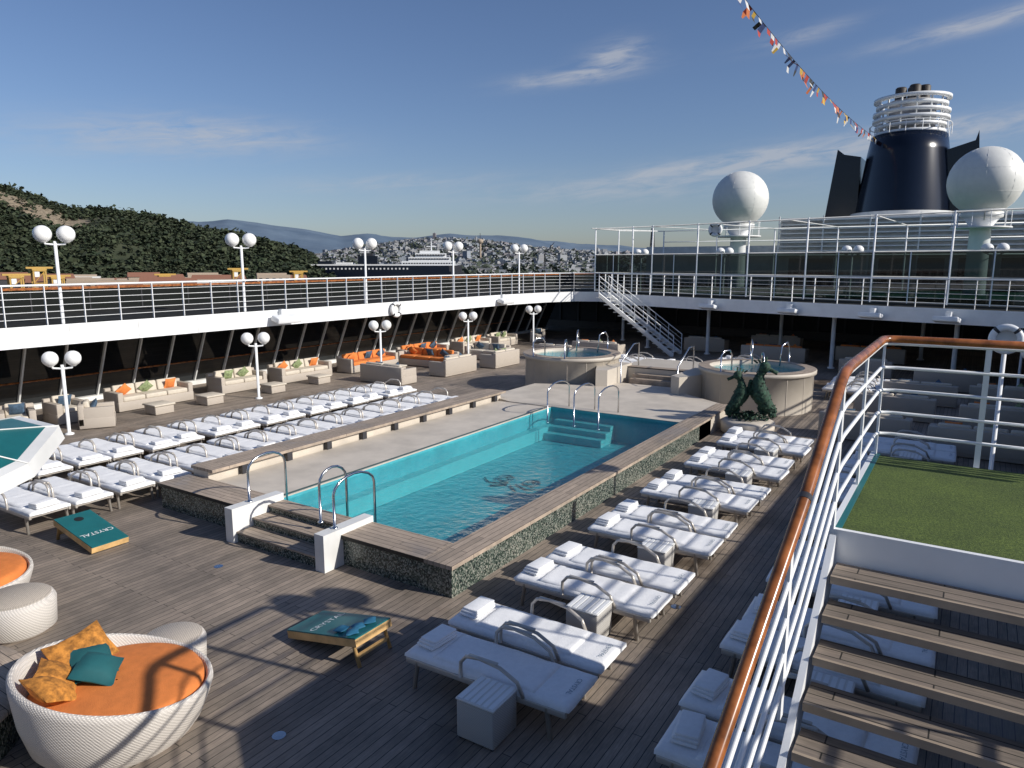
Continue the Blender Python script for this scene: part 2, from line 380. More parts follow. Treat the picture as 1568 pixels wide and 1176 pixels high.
for i in range(5200):
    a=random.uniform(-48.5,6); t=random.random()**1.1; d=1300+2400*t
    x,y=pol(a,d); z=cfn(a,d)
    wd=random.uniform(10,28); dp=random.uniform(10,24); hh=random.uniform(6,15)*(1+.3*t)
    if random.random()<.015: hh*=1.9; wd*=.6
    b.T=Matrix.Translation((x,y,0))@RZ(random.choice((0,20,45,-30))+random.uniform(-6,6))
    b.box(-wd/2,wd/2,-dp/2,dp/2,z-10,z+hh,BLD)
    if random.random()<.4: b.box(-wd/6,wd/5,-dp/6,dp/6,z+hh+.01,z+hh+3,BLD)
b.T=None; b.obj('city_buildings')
vs=[];fs=[]
for i in range(2600):
    a=random.uniform(-48,5); d=random.uniform(1150,3300); x,y=pol(a,d); z=cfn(a,d) if d>1300 else -21
    s=random.uniform(6,13)
    for k in range(8):
        u=Vector((random.gauss(0,1),random.gauss(0,1),random.gauss(0,.6)))*s*.6; c=Vector((x,y,z+s*.8))+u; q=s*.45; o=len(vs)
        p=Vector((random.uniform(-1,1),random.uniform(-1,1),random.uniform(-.6,.6))).normalized(); p2=p.cross(Vector((0,0,1))).normalized()
        vs+=[c+p*q,c+p2*q,c-p*q,c-p2*q+Vector((0,0,q))]; fs.append((o,o+1,o+2,o+3))
b=MB(); b.add(vs,fs,M('city_foliage',(.06,.075,.055),1,amt=.4,ns=.05)); b.obj('city_trees')
TERRA=M('terracotta',(.26,.12,.075),.8); YEL=M('yellow_paint',(.42,.26,.05),.5); SHED=M('shed_wall',(.36,.29,.22),.8)
b=MB()
for i in range(56):
    a=random.uniform(-70,-47.0); d=random.uniform(400,540); x,y=pol(a,d); wd=random.uniform(8,24); hh=random.uniform(12,19)
    b.T=Matrix.Translation((x,y,-22))@RZ(-a+random.uniform(-8,8)); mt=random.choice((SHED,TERRA,WHITE2,SHED,DARK))
    b.box(-wd/2,wd/2,-6,6,0,hh,mt)
    if random.random()<.5: b.add([(-wd/2-.5,-6.5,hh+.05),(wd/2+.5,-6.5,hh+.05),(wd/2+.5,6.5,hh+.05),(-wd/2-.5,6.5,hh+.05),(-wd/2,0,hh+2.6),(wd/2,0,hh+2.6)],[(0,1,5,4),(2,3,4,5),(1,2,5),(3,0,4)],TERRA)
    else: b.box(-wd/2,wd/2-2,-4,4,hh+.01,hh+1.2,SHED)
    for k in range(int(wd/4)):
        for zz in (.55,.78): b.box(-wd/2+1.2+k*4,-wd/2+3+k*4,-6.05,-5.99,hh*zz,hh*(zz+.12),DARK)
b.T=None; b.obj('harbour_sheds')
for a,d,h in [(-67.3,400,20),(-66.0,410,23),(-65.0,420,19),(-53.6,430,22),(-49.3,470,20),(-58.5,440,19)]:
    b=MB()
    for sx_ in (-2.5,2.5):
        for sy_ in (-2,2): b.box(sx_-.3,sx_+.3,sy_-.3,sy_+.3,0,h,YEL)
    for k in range(4): b.tube([(-2.5,-2,h*k/4),(2.5,-2,h*(k+1)/4)],.18,YEL,4); b.box(-2.8,2.8,-2.3,-2.0,h*(k+1)/4-.4,h*(k+1)/4,YEL)
    b.box(-3,3,-2.4,2.4,h,h+.8,YEL); b.box(-5,6,-.5,.5,h+.82,h+1.7,YEL); b.box(-2,0,-2,-.6,h-3,h-.1,WHITE2)
    x,y=pol(a,d); b.obj('harbour_crane',(x,y,-22),R(-a+12))
# ferry
b=MB()
hull=[(-66,-9),(58,-9),(70,0),(58,9),(-66,9)]
b.prism(hull,0,15,NAVY,NAVY); b.prism([(x*.97,y*.96) for x,y in hull],15.02,19.5,NAVY,NAVY)
b.box(14,62,-8,8,19.55,23,WHITE); b.box(20,58,-7.6,7.6,23.02,26,WHITE); b.box(26,54,-7,7,26.02,29,WHITE); b.box(30,48,-6,6,29.02,31,WHITE)
for z,xa,xb in ((20.8,15,61),(24.2,21,57),(27.2,27,53)):
    k=xa
    while k<xb-2: b.box(k,k+1.7,-8.1,-6.9,z,z+.9,DARK); k+=2.4
b.box(-66,14,-8.2,8.2,19.55,20.6,WHITE2)
b.box(-25,-8,-4,4,20.62,27,NAVY); b.box(-22,-12,-3,3,27.02,29,DARK); b.box(-60,-48,-6,6,20.62,23,NAVY); b.box(-44,-30,-7,7,20.62,22,WHITE2)
b.box(40,41,-.5,.5,31.02,38,WHITE); b.box(36,45,-.3,.3,34,34.6,WHITE)
for k in range(24): b.box(-60+k*3.4,-58.6+k*3.4,-8.75,-8.6,16.6,17.8,WHITE2)
for k in range(34): b.box(-62+k*3.4,-61.2+k*3.4,-9.05,-8.98,9.6,10.6,WHITE2)
x,y=pol(-42.6,700); o=b.obj('ferry',(x,y,-22),R(38)); o.scale=(1.05,1.1,1.22)
b=MB(); b.lathe([(5,0),(3.2,30),(3,90)],(0,0,0),SHED,12); b.lathe([(3,88),(9,92),(9,100),(2,103)],(0,0,0),SHED,16); b.tube([(0,0,103),(0,0,120)],.8,DARK,6)
x,y=pol(-35.3,1900); b.obj('observation_tower',(x,y,-22)).scale=(.9,.9,.85)
b=MB()
for sx_ in (-4,4):
    for sy_ in (-4,4): b.tube([(sx_,sy_,0),(sx_*.25,sy_*.25,70)],.6,DARK,5)
for k in range(8):
    s=4*(1-.75*k/8); b.tube([(-s,-s,k*8),(s,-s,k*8+4),(s,s,k*8),(-s,s,k*8+4)],.4,DARK,4,True)
x,y=pol(-21.9,950); b.obj('lattice_tower',(x,y,-22))
b=MB(); b.box(-1,1,-1,1,0,45,DARK); b.T=Matrix.Translation((0,0,44))@RY(-50); b.box(-3,30,-.6,.6,0,1.2,DARK); b.T=None
x,y=pol(-30.2,1500); b.obj('harbour_crane',(x,y,-22),.4)

# ---------------------------------------------------------------- ship: main deck & hull
XR=2.3
b=MB()
for x0,x1,y0,y1 in [(-28,-11.5,-12,70),(-6.1,9.5,-12,70),(-11.5,-6.1,-12,7.8),(-11.5,-6.1,18.8,70)]:
    b.add([(x0,y0,0),(x1,y0,0),(x1,y1,0),(x0,y1,0)],[(0,1,2,3)],DECK)
for x,y in [(-13.6,6.6),(-8.4,4.4),(-3.1,9.0),(-18.6,10.5),(-9.6,6.4),(-5.5,4.2)]:
    b.lathe([(.07,.004),(.001,.005)],(x,y,0),STEEL,16,False)
b.obj('pool_deck')
b=MB(); b.prism([(-28,-40),(9.5,-40),(9.5,110),(-9,150),(-28,110)],-22.5,-1.3,BLACK,WHITE); b.box(-28.1,-27.9,-12,70,-1.3,.0,WHITE); b.box(9.4,9.6,-12,70,-1.3,0,WHITE); b.obj('ship_hull')

# ---------------------------------------------------------------- pool
b=MB()
b.box(-6.3,-5.86,7.52,19.28,0,.44,MOS); b.box(-6.33,-5.82,7.48,19.3,.44,.50,COPE_Y)
b.box(-8.0,-6.31,7.52,8.14,0,.44,MOS); b.box(-8.0,-6.34,7.48,8.18,.44,.499,COPE_X)
b.box(-12.94,-10.41,7.52,8.14,0,.44,MOS); b.box(-12.98,-10.41,7.48,8.18,.44,.50,COPE_X)
b.box(-12.36,-10.4,8.19,18.3,-.6,.42,BEIGE); b.box(-10.56,-10.46,8.3,18.2,.42,.426,M('gutter_green',(.05,.10,.08),.4))
b.box(-10.42,-10.385,8.2,18.3,.425,.45,BEIGE2)
b.box(-12.9,-12.42,8.2,18.6,0,.62,BEIGE); b.box(-12.98,-12.28,8.2,18.7,.62,.68,COPE_Y)
for k in range(9): 
    y=8.9+k*1.15; b.box(-12.42,-12.3,y,y+.14,.425,.615,DARK)
b.prism([(-12.95,18.72),(-11.9,18.3),(-5.86,18.3),(-5.86,21.2),(-7.6,22.4),(-8.2,23.4),(-10.4,23.4),(-11,22.4),(-12.95,21.6)],0,.45,BEIGE,BEIGE2)
b.box(-6.30,-5.84,19.31,21.2,.455,.50,COPE_Y)
b.box(-10.4,-10.2,7.12,8.2,0,.60,WHITE2); b.box(-8.2,-8.0,7.12,8.2,0,.60,WHITE2)
b.box(-10.2,-8.2,7.2,7.52,0,.16,MOS); b.box(-10.2,-8.2,7.18,7.53,.16,.19,COPE_X)
b.box(-10.2,-8.2,7.53,7.86,0,.31,MOS); b.box(-10.2,-8.2,7.51,7.87,.31,.34,COPE_X)
b.box(-10.2,-8.2,7.87,8.19,-.6,.44,MOS); b.box(-10.2,-8.2,7.85,8.2,.44,.47,COPE_X)
x0,x1,y0,y1=-10.39,-6.31,8.18,18.29
b.add([(x0,y0,-.35),(x1,y0,-.35),(x1,y1,-.35),(x0,y1,-.35)],[(0,1,2,3)],POOLT)
for p,q in [((x0,y0),(x1,y0)),((x1,y0),(x1,y1)),((x1,y1),(x0,y1)),((x0,y1),(x0,y0))]:
    b.add([(*p,-.36),(*q,-.36),(*q,.44),(*p,.44)],[(0,1,2,3)],POOLT)
b.box(x0,-10.12,y0,y1,-.34,.0,POOLL)
for k in range(3): b.box(-10.11,-8.3+.001*k,18.28-.30*(k+1),18.28-.30*k,-.34,.14-.14*k,POOLL)
EM=M('emblem_blue_tile',(.008,.09,.13),.4)
for sgn in (-1,1):
    pts=[]
    for i in range(40):
        t=i/39*math.pi*3.3; r=.08+.18*(i/39); pts.append((-8.6+sgn*(.34-r*math.cos(t)*.9),13.6+r*math.sin(t)*1.1,-.335))
    b.tube(pts,.025,EM,5)
    b.tube([(-8.6+sgn*.1,13.35,-.335),(-8.6+sgn*.5,13.15,-.335),(-8.6+sgn*.8,13.4,-.335)],.025,EM,5)
    b.tube([(-8.6+sgn*.05,13.2,-.335),(-8.6+sgn*.35,12.95,-.335)],.03,EM,5)
b.obj('swimming_pool')
b=MB(); b.add([(x0,y0,.37),(x1,y0,.37),(x1,y1,.37),(x0,y1,.37)],[(0,1,2,3)],WATER); b.obj('pool_water')
def hoop(x,ya,yb,z0,z1,zb,name='pool_handrail'):
    b=MB()
    pts=[(x,ya,z0)]
    for i in range(9):
        t=math.pi*(1-i/8); cy=(ya+yb)/2; pts.append((x,cy+math.cos(t)*(yb-ya)/2,z1-.25+.25*math.sin(t)))
    pts.append((x,yb,zb)); b.tube(pts,.022,STEEL,8); b.lathe([(.05,0),(.05,.02),(.02,.025)],(x,ya,z0),STEEL,12); b.obj(name)
hoop(-10.3,7.55,8.35,.60,1.38,.1); hoop(-8.75,7.75,8.35,.47,1.35,.0); hoop(-8.1,7.45,8.35,.60,1.38,.0)
for x in (-9.95,-9.1,-8.35): hoop(x,17.3,18.6,.2,1.30,.45)
# ---------------------------------------------------------------- hot tubs
def tub(cx,cy):
    b=MB(); b.lathe([(1.78,0),(1.78,1.16),(1.86,1.18),(1.86,1.30),(1.50,1.31),(1.48,1.14)],(0,0,0),BEIGE2,48)
    for k in range(16):
        t=2*math.pi*k/16; b.cbox((1.785*math.cos(t),1.785*math.sin(t),.58),(.01,.015,1.14),BEIGE,RZ(math.degrees(t)))
    b.lathe([(1.49,.7),(.01,.7)],(0,0,0),POOLT,40); b.lathe([(1.49,.7),(1.49,1.2)],(0,0,0),POOLT,40)
    b.lathe([(1.85,1.305),(1.50,1.315)],(0,0,0.01),COPE_X,40)
    b.lathe([(1.485,1.19),(.01,1.19)],(0,0,0),WATER,40)
    for t0 in (-.35,.35):
        a=-math.pi/2+t0; c,s_=math.cos(a),math.sin(a)
        b.tube([(1.9*c,1.9*s_,1.3),(1.9*c,1.9*s_,1.8),(1.75*c,1.75*s_,1.95),(1.45*c,1.45*s_,1.95),(1.35*c,1.35*s_,1.8),(1.35*c,1.35*s_,1.2)],.025,STEEL,8)
        b.tube([(1.9*c,1.9*-s_,1.3),(1.9*c,1.9*-s_,1.8),(1.75*c,1.75*-s_,2.0),(1.45*c,1.45*-s_,1.9),(1.35*c,1.35*-s_,1.2)],.025,STEEL,8)
    b.obj('hot_tub',(cx,cy,0))
tub(-12.8,24.1); tub(-5.9,24.1)
b=MB()
b.box(-10.9,-7.8,24.2,27,0,.9,BEIGE2); b.box(-10.2,-8.2,23.9,24.18,0,.72,COPE_X); b.box(-10.2,-8.2,23.6,23.88,0,.6,COPE_X)
for sx_,m_ in ((-1,-9.35),(1,-9.35)):
    pts=[(m_+sx_*1.15,22.4),(m_+sx_*1.5,22.2),(m_+sx_*1.95,23.2),(m_+sx_*1.75,24.6),(m_+sx_*1.2,24.6)]
    if sx_<0: pts=pts[::-1]
    b.prism(pts,.0,1.02,BEIGE2,BEIGE2); 
b.box(-10.9,-7.8,24.2,24.6,.9,.94,COPE_X)
b.obj('tub_podium_steps')
for x in (-10.4,-8.3):
    b=MB(); b.tube([(x,23.3,.45),(x,23.3,1.2),(x,24.4,1.75),(x,24.9,1.75),(x,24.9,.9)],.025,STEEL,8); b.obj('stair_handrail')

# ---------------------------------------------------------------- topiary seahorses
b=MB()
b.lathe([(.60,0),(.66,.05),(.66,.30),(.58,.34),(.5,.36),(.01,.36)],(0,0,0),BEIGE,28)
def seahorse(ox,sg,hs,rot):
    b.T=Matrix.Translation((ox,0,.40))@RZ(rot)@Matrix.Scale(hs,4)
    P=[]
    for i in range(34):
        t=i/33
        if t<.4:
            q=t/.4; a=math.pi*(-.2+1.9*(1-q)); r=.06+.12*q; P.append((sg*(.20+r*math.cos(a)),0,.20+r*math.sin(a),.035+.05*q))
        else:
            q=(t-.4)/.6
            P.append((sg*(.36-.30*math.sin(q*2.4)-.05*q),0,.14+q*.95,.085+.10*math.sin(min(1,q*1.15)*math.pi)**1.2))
    for i in range(len(P)):
        x,y,z,r=P[i]; b.sphere((x,y,z),r*random.uniform(.96,1.08),TOPIARY,9,7)
    for i in range(12):
        x,y,z,r=P[16+i]; b.sphere((x-sg*(r+.03),y,z+.02),.045,TOPIARY,6,5)
    x,y,z,r=P[-1]
    b.sphere((x+sg*.04,y,z+.07),.125,TOPIARY,10,8); b.tube([(x+sg*.08,y,z+.06),(x+sg*.20,y,z+.0),(x+sg*.31,y,z-.05)],.045,TOPIARY,8)
    for k in range(4): b.tube([(x-sg*(.06*k-.06),y,z+.15),(x-sg*(.09*k-.06),y,z+.30-.03*k)],.022,TOPIARY,5)
    for k in range(460):
        x,y,z,r=random.choice(P); u=Vector((random.gauss(0,1),random.gauss(0,1),random.gauss(0,1))).normalized()*r*1.08
        c=Vector((x,y,z))+u; p=Vector((random.uniform(-1,1),random.uniform(-1,1),random.uniform(-1,1))).normalized()*.035; p2=p.cross(u).normalized()*.02
        b.add([c+p,c+p2,c-p,c-p2],[(0,1,2,3)],TOPIARY)
    b.T=None
seahorse(-.16,-1,.92,8); seahorse(.18,1,1.12,-12)
for k in range(320):
    a=random.uniform(0,6.28); r=random.uniform(0,.5); c=Vector((r*math.cos(a),r*math.sin(a)*.8,.38+random.uniform(0,.18)*(1-r))); q=.06
    p=Vector((random.uniform(-1,1),random.uniform(-1,1),random.uniform(-1,1))).normalized()*q; p2=p.cross(Vector((random.random(),.3,1))).normalized()*q*.6
    b.add([c+p,c+p2,c-p,c-p2],[(0,1,2,3)],TOPIARY)
b.obj('topiary_planter',(-5.05,20.0,0.0),R(18)).scale=(1.1,1.1,1.1)

# ---------------------------------------------------------------- lounge chairs
def text_mesh(b,txt,size,T,mat):
    cu=bpy.data.curves.new('t','FONT'); cu.body=txt; cu.size=size; cu.align_x='CENTER'; cu.resolution_u=2
    o=bpy.data.objects.new('t',cu); COL.objects.link(o)
    dg=bpy.context.evaluated_depsgraph_get(); me=bpy.data.meshes.new_from_object(o.evaluated_get(dg))
    b.add([T@v.co for v in me.vertices],[list(p.vertices) for p in me.polygons],mat)
    bpy.data.objects.remove(o); bpy.data.curves.remove(cu); bpy.data.meshes.remove(me)
def cover(b,x0,x1,w,z,th,seed,nx=44,ny=14):
    vs=[];fs=[]
    def P(i,j):
        u=i/nx; v=j/ny; x=x0+(x1-x0)*u; y=-w/2+w*v
        ex=min(u,1-u)*(x1-x0); ey=min(v,1-v)*w; e=min(1,min(ex,ey)/.03)
        h=z+th*.5*(math.sqrt(max(0,1-(1-e)**2)))
        h+=.008*noise.fractal(Vector((x*2.2,y*5,seed)),1,2,3)+.006*noise.noise(Vector((x*9,y*2,seed+4)))
        yy=y*(1-.015*(1+noise.noise(Vector((x*3,seed,1))))) 
        return (x,yy,h)
    for i in range(nx+1):
        for j in range(ny+1): vs.append(P(i,j))
    for i in range(nx):
        for j in range(ny):
            k=i*(ny+1)+j; fs.append((k,k+ny+1,k+ny+2,k+1))
    n0=len(vs)
    ring=[(i,0) for i in range(nx)]+[(nx,j) for j in range(ny)]+[(i,ny) for i in range(nx,0,-1)]+[(0,j) for j in range(ny,0,-1)]
    for i,j in ring:
        x,y,h=vs[i*(ny+1)+j]; vs.append((x*1.002,y*1.01,z-th*.9+.010*noise.noise(Vector((x*7,y*7,seed)))))
    m=len(ring)
    for k in range(m):
        a=ring[k][0]*(ny+1)+ring[k][1]; c=ring[(k+1)%m]; d=c[0]*(ny+1)+c[1]
        fs.append((a,n0+k,n0+(k+1)%m,d))
    b.add(vs,fs,TOWEL,True)
def lounger(var):
    b=MB()
    for sy in (-.33,.33):
        b.rbox((0,sy,.315),(2.0,.045,.07),.012,FRAME)
        for lx in (-.84,.78):
            b.tube([(lx,sy,.33),(lx+(-.05 if lx<0 else .05),sy*1.03,0)],.026,FRAME,8)
        b.tube([(-.25,sy*1.07,.34),(-.24,sy*1.08,.52),(-.17,sy*1.08,.605),(.0,sy*1.08,.63),(.25,sy*1.08,.60),(.45,sy*1.06,.50),(.52,sy*1.04,.35)],.021,FRAME,8)
        b.rbox((.04,sy*1.08,.634),(.36,.05,.018),.008,FRAME)
    for lx in (-.97,-.35,.3,.97): b.cbox((lx,0,.325),(.03,.64,.04),FRAME)
    cover(b,-1.02,1.03,.69,.39,.045,var*7.3)
    cover(b,-.66,.62,.60,.416,.03,var*3.1+2,26,10)
    a=random.uniform(-8,8)
    for i,(lx,ly,z) in enumerate([(.25,.42,.443),(.24,.40,.474),(.22,.38,.502)][:2 if var==2 else 3]):
        b.rbox((-.82+.004*i,.01*i,z),(lx,ly,.030),.013,TOWEL,RZ(a+i*1.5),seg=3)
    text_mesh(b,'CRYSTAL',.075,Matrix.Translation((.90,0,.4255))@RZ(-90),TXT)
    return b.mesh('lounge_chair_%d'%var)
LM=[lounger(i) for i in range(4)]
def chair(x,y,flip=False):
    place(random.choice(LM),'lounge_chair',(x+random.uniform(-.05,.05),y+random.uniform(-.025,.025),0),(math.pi if flip else 0)+R(random.uniform(-2,2)))
b=MB(); b.rbox((0,0,.22),(.44,.44,.40),.015,WICKG); b.rbox((0,0,.435),(.455,.455,.025),.01,WHITE2)
for sx_ in (-.19,.19):
    for sy_ in (-.19,.19): b.cbox((sx_,sy_,.012),(.03,.03,.024),DARK)
for k in range(6): b.cbox((-.18+.072*k,0,.449),(.048,.42,.006),WHITE)
TM=b.mesh('side_table')
yy=[5.96+2.27*k for k in range(6)]
for y in yy:
    chair(-4.02,y); chair(-4.02,y+.80)
    place(TM,'side_table',(-3.76,y-.59,0),R(random.uniform(-4,4)))
for k in range(7):
    y=5.9+2.1*k
    chair(-1.05,y); chair(-1.05,y+.80); place(TM,'side_table',(-.9,y-.65,0))
for k in range(8):
    y=5.75+1.62*k
    chair(-14.45,y,True); chair(-14.45,y+.76,True)
    chair(-17.0,y+.5,True); chair(-17.0,y+1.26,True)
for k in range(3):
    chair(-12.6,28.6+.85*k); chair(-10.2,28.4+.85*k)
for k in range(4):
    chair(-6.2,27.6+.85*k); chair(-3.2,26.8+.85*k); chair(-8.4,30+.85*k)

# ---------------------------------------------------------------- cornhole boards
def cornhole(x,y,rot,bags):
    b=MB(); a=math.degrees(math.atan2(.24,1.2))
    T=Matrix.Translation((-.6,0,.05))@RY(-a)
    b.T=T
    b.box(0,1.22,-.30,.30,.075,.09,TEALP); b.box(0,1.22,-.305,-.275,-.02,.075,PINE); b.box(0,1.22,.275,.305,-.02,.075,PINE); b.box(0,.03,-.275,.275,-.02,.075,PINE); b.box(1.19,1.22,-.275,.275,-.02,.075,PINE)
    b.lathe([(.001,0),(.075,0)],(1.0,0,.0935),BLACK,24,False)
    if bags:
        for p in ((1.02,-.05),(1.08,-.2),(.85,-.16),(1.05,.12)): b.rbox((p[0],p[1],.115),(.15,.15,.03),.02,BLUEBAG,RZ(random.uniform(0,90)),puff=.012)
    text_mesh(b,'CRYSTAL',.13,Matrix.Translation((.45,0,.0935))@RZ(90),WHITE)
    b.T=None
    for sy in (-.26,.26):
        b.tube([(.50,sy,.28),(.60,sy,.0)],.03,PINE,4)
    b.cbox((.56,0,.12),(.03,.5,.05),PINE)
    b.obj('cornhole_board',(x,y,0),rot)
cornhole(-6.3,5.8,0,True); cornhole(-12.3,5.85,math.pi,False)

# ---------------------------------------------------------------- round daybeds
def daybed(cx,cy,rr,back,rise,pil):
    b=MB(); seg=64; vs=[];fs=[]
    prof=[(.80,0,0),(.88,.10,0),(.96,.28,.25),(1.0,.38,.9),(.995,.41,1.0),(.965,.43,1.02),(.93,.41,1.0),(.91,.30,.3),(.89,.26,0)]
    for j,(r,z,w_) in enumerate(prof):
        for k in range(seg):
            t=2*math.pi*k/seg; up=rise*max(0,.5+.5*math.cos(t-back))**1.1
            vs.append((rr*r*math.cos(t),rr*r*math.sin(t),z+w_*up))
    for j in range(len(prof)-1):
        for k in range(seg):
            l=(k+1)%seg; fs.append((j*seg+k,j*seg+l,(j+1)*seg+l,(j+1)*seg+k))
    b.add(vs,fs,WICK,True)
    b.lathe([(rr*.90,.30),(rr*.905,.44),(rr*.88,.485),(rr*.82,.505),(rr*.5,.52),(.01,.525)],(0,0,0),ORANGE,56)
    for i,(da,rd,mt,tz,z,tl) in enumerate(pil):
        t=back+da
        b.rbox((rr*rd*math.cos(t),rr*rd*math.sin(t),z),(.42,.42,.05),.03,mt,RZ(math.degrees(t))@RY(-tl)@RZ(tz),puff=.07)
    b.obj('round_daybed',(cx,cy,0))
daybed(-6.98,3.42,.90,R(246),.42,[(-1.20,.60,AMBER,12,.70,50),(-.85,.62,AMBER,-10,.68,40),(-.75,.24,TEAL,25,.63,25),(-.30,.58,AMBER,5,.64,35),(.12,.62,AMBER,30,.64,35),(-.98,.38,TEAL,70,.64,30)])
daybed(-11.40,3.66,.85,R(200),.2,[(0,.6,TEAL,20,.66,48)])
b=MB(); b.lathe([(.36,0),(.43,.05),(.45,.38),(.42,.44),(.38,.46),(.01,.46)],(0,0,0),WICK,36); b.lathe([(.40,.462),(.38,.475),(.01,.475)],(0,0,0),WICKB,36); OT=b.mesh('wicker_ottoman')
place(OT,'wicker_ottoman',(-10.05,3.78,0)); place(OT,'wicker_ottoman',(-7.55,4.38,0)).scale=(.8,.8,.85)
b=MB(); b.lathe([(1.25,0),(1.25,.42)],(0,0,0),MOS,48); b.lathe([(1.32,.42),(1.32,.47),(.85,.475),(.85,.3),(.01,.3)],(0,0,0),COPE_X,48); b.obj('round_planter_curb',(-8.50,1.85,0))
# ---------------------------------------------------------------- parasol at left
b=MB(); n=8; rr=1.5
b.T=Matrix.Translation((0,0,2.02))@RX(17)
for k in range(n):
    t0=R(22.5+45*k); t1=R(67.5+45*k)
    a_=Vector((rr*math.cos(t0),rr*math.sin(t0),0)); c_=Vector((rr*math.cos(t1),rr*math.sin(t1),0)); ap=Vector((0,0,.50))
    ai=a_.lerp(ap,.10); ci=c_.lerp(ap,.10)
    b.add([ai,ci,ap],[(0,1,2)],TEALP); b.add([a_,c_,ci,ai],[(0,1,2,3)],WHITE2); b.add([a_,c_,c_-Vector((0,0,.20)),a_-Vector((0,0,.20))],[(0,1,2,3)],WHITE2)
    b.tube([ap+Vector((0,0,.01)),a_+Vector((0,0,.005))],.010,WHITE2,5)
b.T=None
b.tube([(0,0,0),(0,0,2.02),(0,-.15,2.52)],.03,WHITE,10); b.lathe([(.3,0),(.3,.06),(.05,.08)],(0,0,0),WHITE2,20)
b.obj('parasol',(-11.30,3.50,0))

# ---------------------------------------------------------------- sofas
def sofa_mesh(L,pil,boxm,cush,seed):
    random.seed(seed); b=MB()
    b.rbox((0,0,.17),(.90,L,.30),.02,boxm); b.rbox((-.38,0,.40),(.16,L,.62),.03,boxm)
    for s in (-1,1): b.rbox((0,s*(L/2-.09),.32),(.88,.17,.60),.02,boxm)
    n=max(1,int(L/.8)); wl=(L-.36)/n
    for i in range(n):
        y=-L/2+.18+wl*(i+.5)
        b.rbox((.06,y,.39),(.72,wl-.02,.15),.04,cush,seg=3); b.rbox((-.24,y,.60),(.15,wl-.03,.36),.05,cush,RY(-10),seg=3)
        b.rbox((-.08,y+random.uniform(-.1,.1),.62),(.38,.38,.05),.03,random.choice(pil),RY(-65)@RZ(random.choice((0,45))),puff=.05)
    return b.mesh('sofa_%d'%seed)
SM=[sofa_mesh(2.6,[ORANGE,GREENF],WICKB,CREAM,1),sofa_mesh(2.0,[GREENF,GREENF,CREAM],WICKB,CREAM,2),sofa_mesh(3.0,[ORANGE,BLUEF],WICKB,ORANGE,3),sofa_mesh(2.2,[BLUEF,ORANGE],WICKB,CREAM,4),sofa_mesh(.9,[BLUEF],WICKB,CREAM,5)]
random.seed(11)
def sofa(i,x,y,rz): place(SM[i],'sofa' if i<4 else 'armchair',(x,y,0),R(rz))
sofa(0,-22.9,13.2,0)
sofa(1,-22.9,16.6,0); sofa(0,-22.9,19.6,0); sofa(4,-22.6,10.4,0); sofa(4,-22.4,9.0,-20); sofa(4,-21.2,10.6,60)
sofa(2,-22.6,23.2,0); sofa(2,-21.0,25.4,-90); sofa(3,-19.4,21.0,90); sofa(2,-22.6,27.0,0); sofa(3,-20,28.8,-90); sofa(0,-22.6,31,0); sofa(1,-22.6,34,0)
sofa(3,-18.6,24.2,180); sofa(1,-18.2,27.2,180); sofa(4,-22,37,-60); sofa(3,-17.0,30.5,90); sofa(0,-16.0,33,90)
sofa(4,-23.2,7.2,0); sofa(2,-23.2,4.8,0)
b=MB(); b.rbox((0,0,.30),(.7,.7,.06),.02,CREAM); b.rbox((0,0,.14),(.62,.62,.26),.02,WICKB); OM=b.mesh('ottoman')
for x,y in [(-21.4,12.6),(-21.4,14.4),(-21.4,17),(-21.5,19.3),(-20.8,23),(-20.9,26.8),(-21,31),(-21.3,6.3)]: place(OM,'ottoman',(x,y,0))
for i,x,y,rz in [(3,-2.2,21.0,90),(0,.6,20.6,90),(3,-1.8,24.5,90),(0,1.2,24,90),(3,-1.3,27.5,90),(0,1.4,28,90),(1,-3.6,33,90),(3,-.6,31,90),(2,-8,36,90),(3,-12,38,90),(2,-4,38,90),(0,-9,41,90)]:
    sofa(i,x,y,rz)

# ---------------------------------------------------------------- lamps
b=MB(); b.tube([(0,0,0),(0,0,1.95)],.045,WHITE,12); b.lathe([(.12,0),(.12,.03),(.05,.06)],(0,0,0),WHITE,16)
b.tube([(0,-.25,1.92),(0,-.22,1.86),(0,0,1.84),(0,.22,1.86),(0,.25,1.92)],.03,WHITE,8)
for s in (-.27,.27): b.lathe([(.05,1.90),(.10,1.94),(.11,1.97)],(0,s,0),WHITE2,14); b.sphere((0,s,2.12),.205,GLOBE,20,14)
LP=b.mesh('globe_lamp')
for y in (9.6,15.9,22.1,28.3,34.5):
    place(LP,'globe_lamp_post',(-20.8,y,0),R(-35)); place(LP,'globe_lamp_post',(1.6,y-2.6,0),R(-35))
b=MB(); b.tube([(0,0,0),(0,0,2.35)],.045,WHITE,12)
b.tube([(0,-.28,2.34),(0,-.24,2.27),(0,0,2.25),(0,.24,2.27),(0,.28,2.34)],.03,WHITE,8)
for s in (-.29,.29): b.lathe([(.05,2.30),(.12,2.34),(.13,2.38)],(0,s,0),WHITE2,14); b.sphere((0,s,2.55),.24,GLOBE,20,14)
LU=b.mesh('globe_lamp_upper')
for y in (10.4,16.6,22.8,29.0,35.2):
    place(LU,'globe_lamp_post',(-22.2,y,2.95),R(-35)); 
for y in (2.2,8.4,14.6,20.8,27.0): place(LU,'globe_lamp_post',(XR+.2,y,2.95),R(-35))

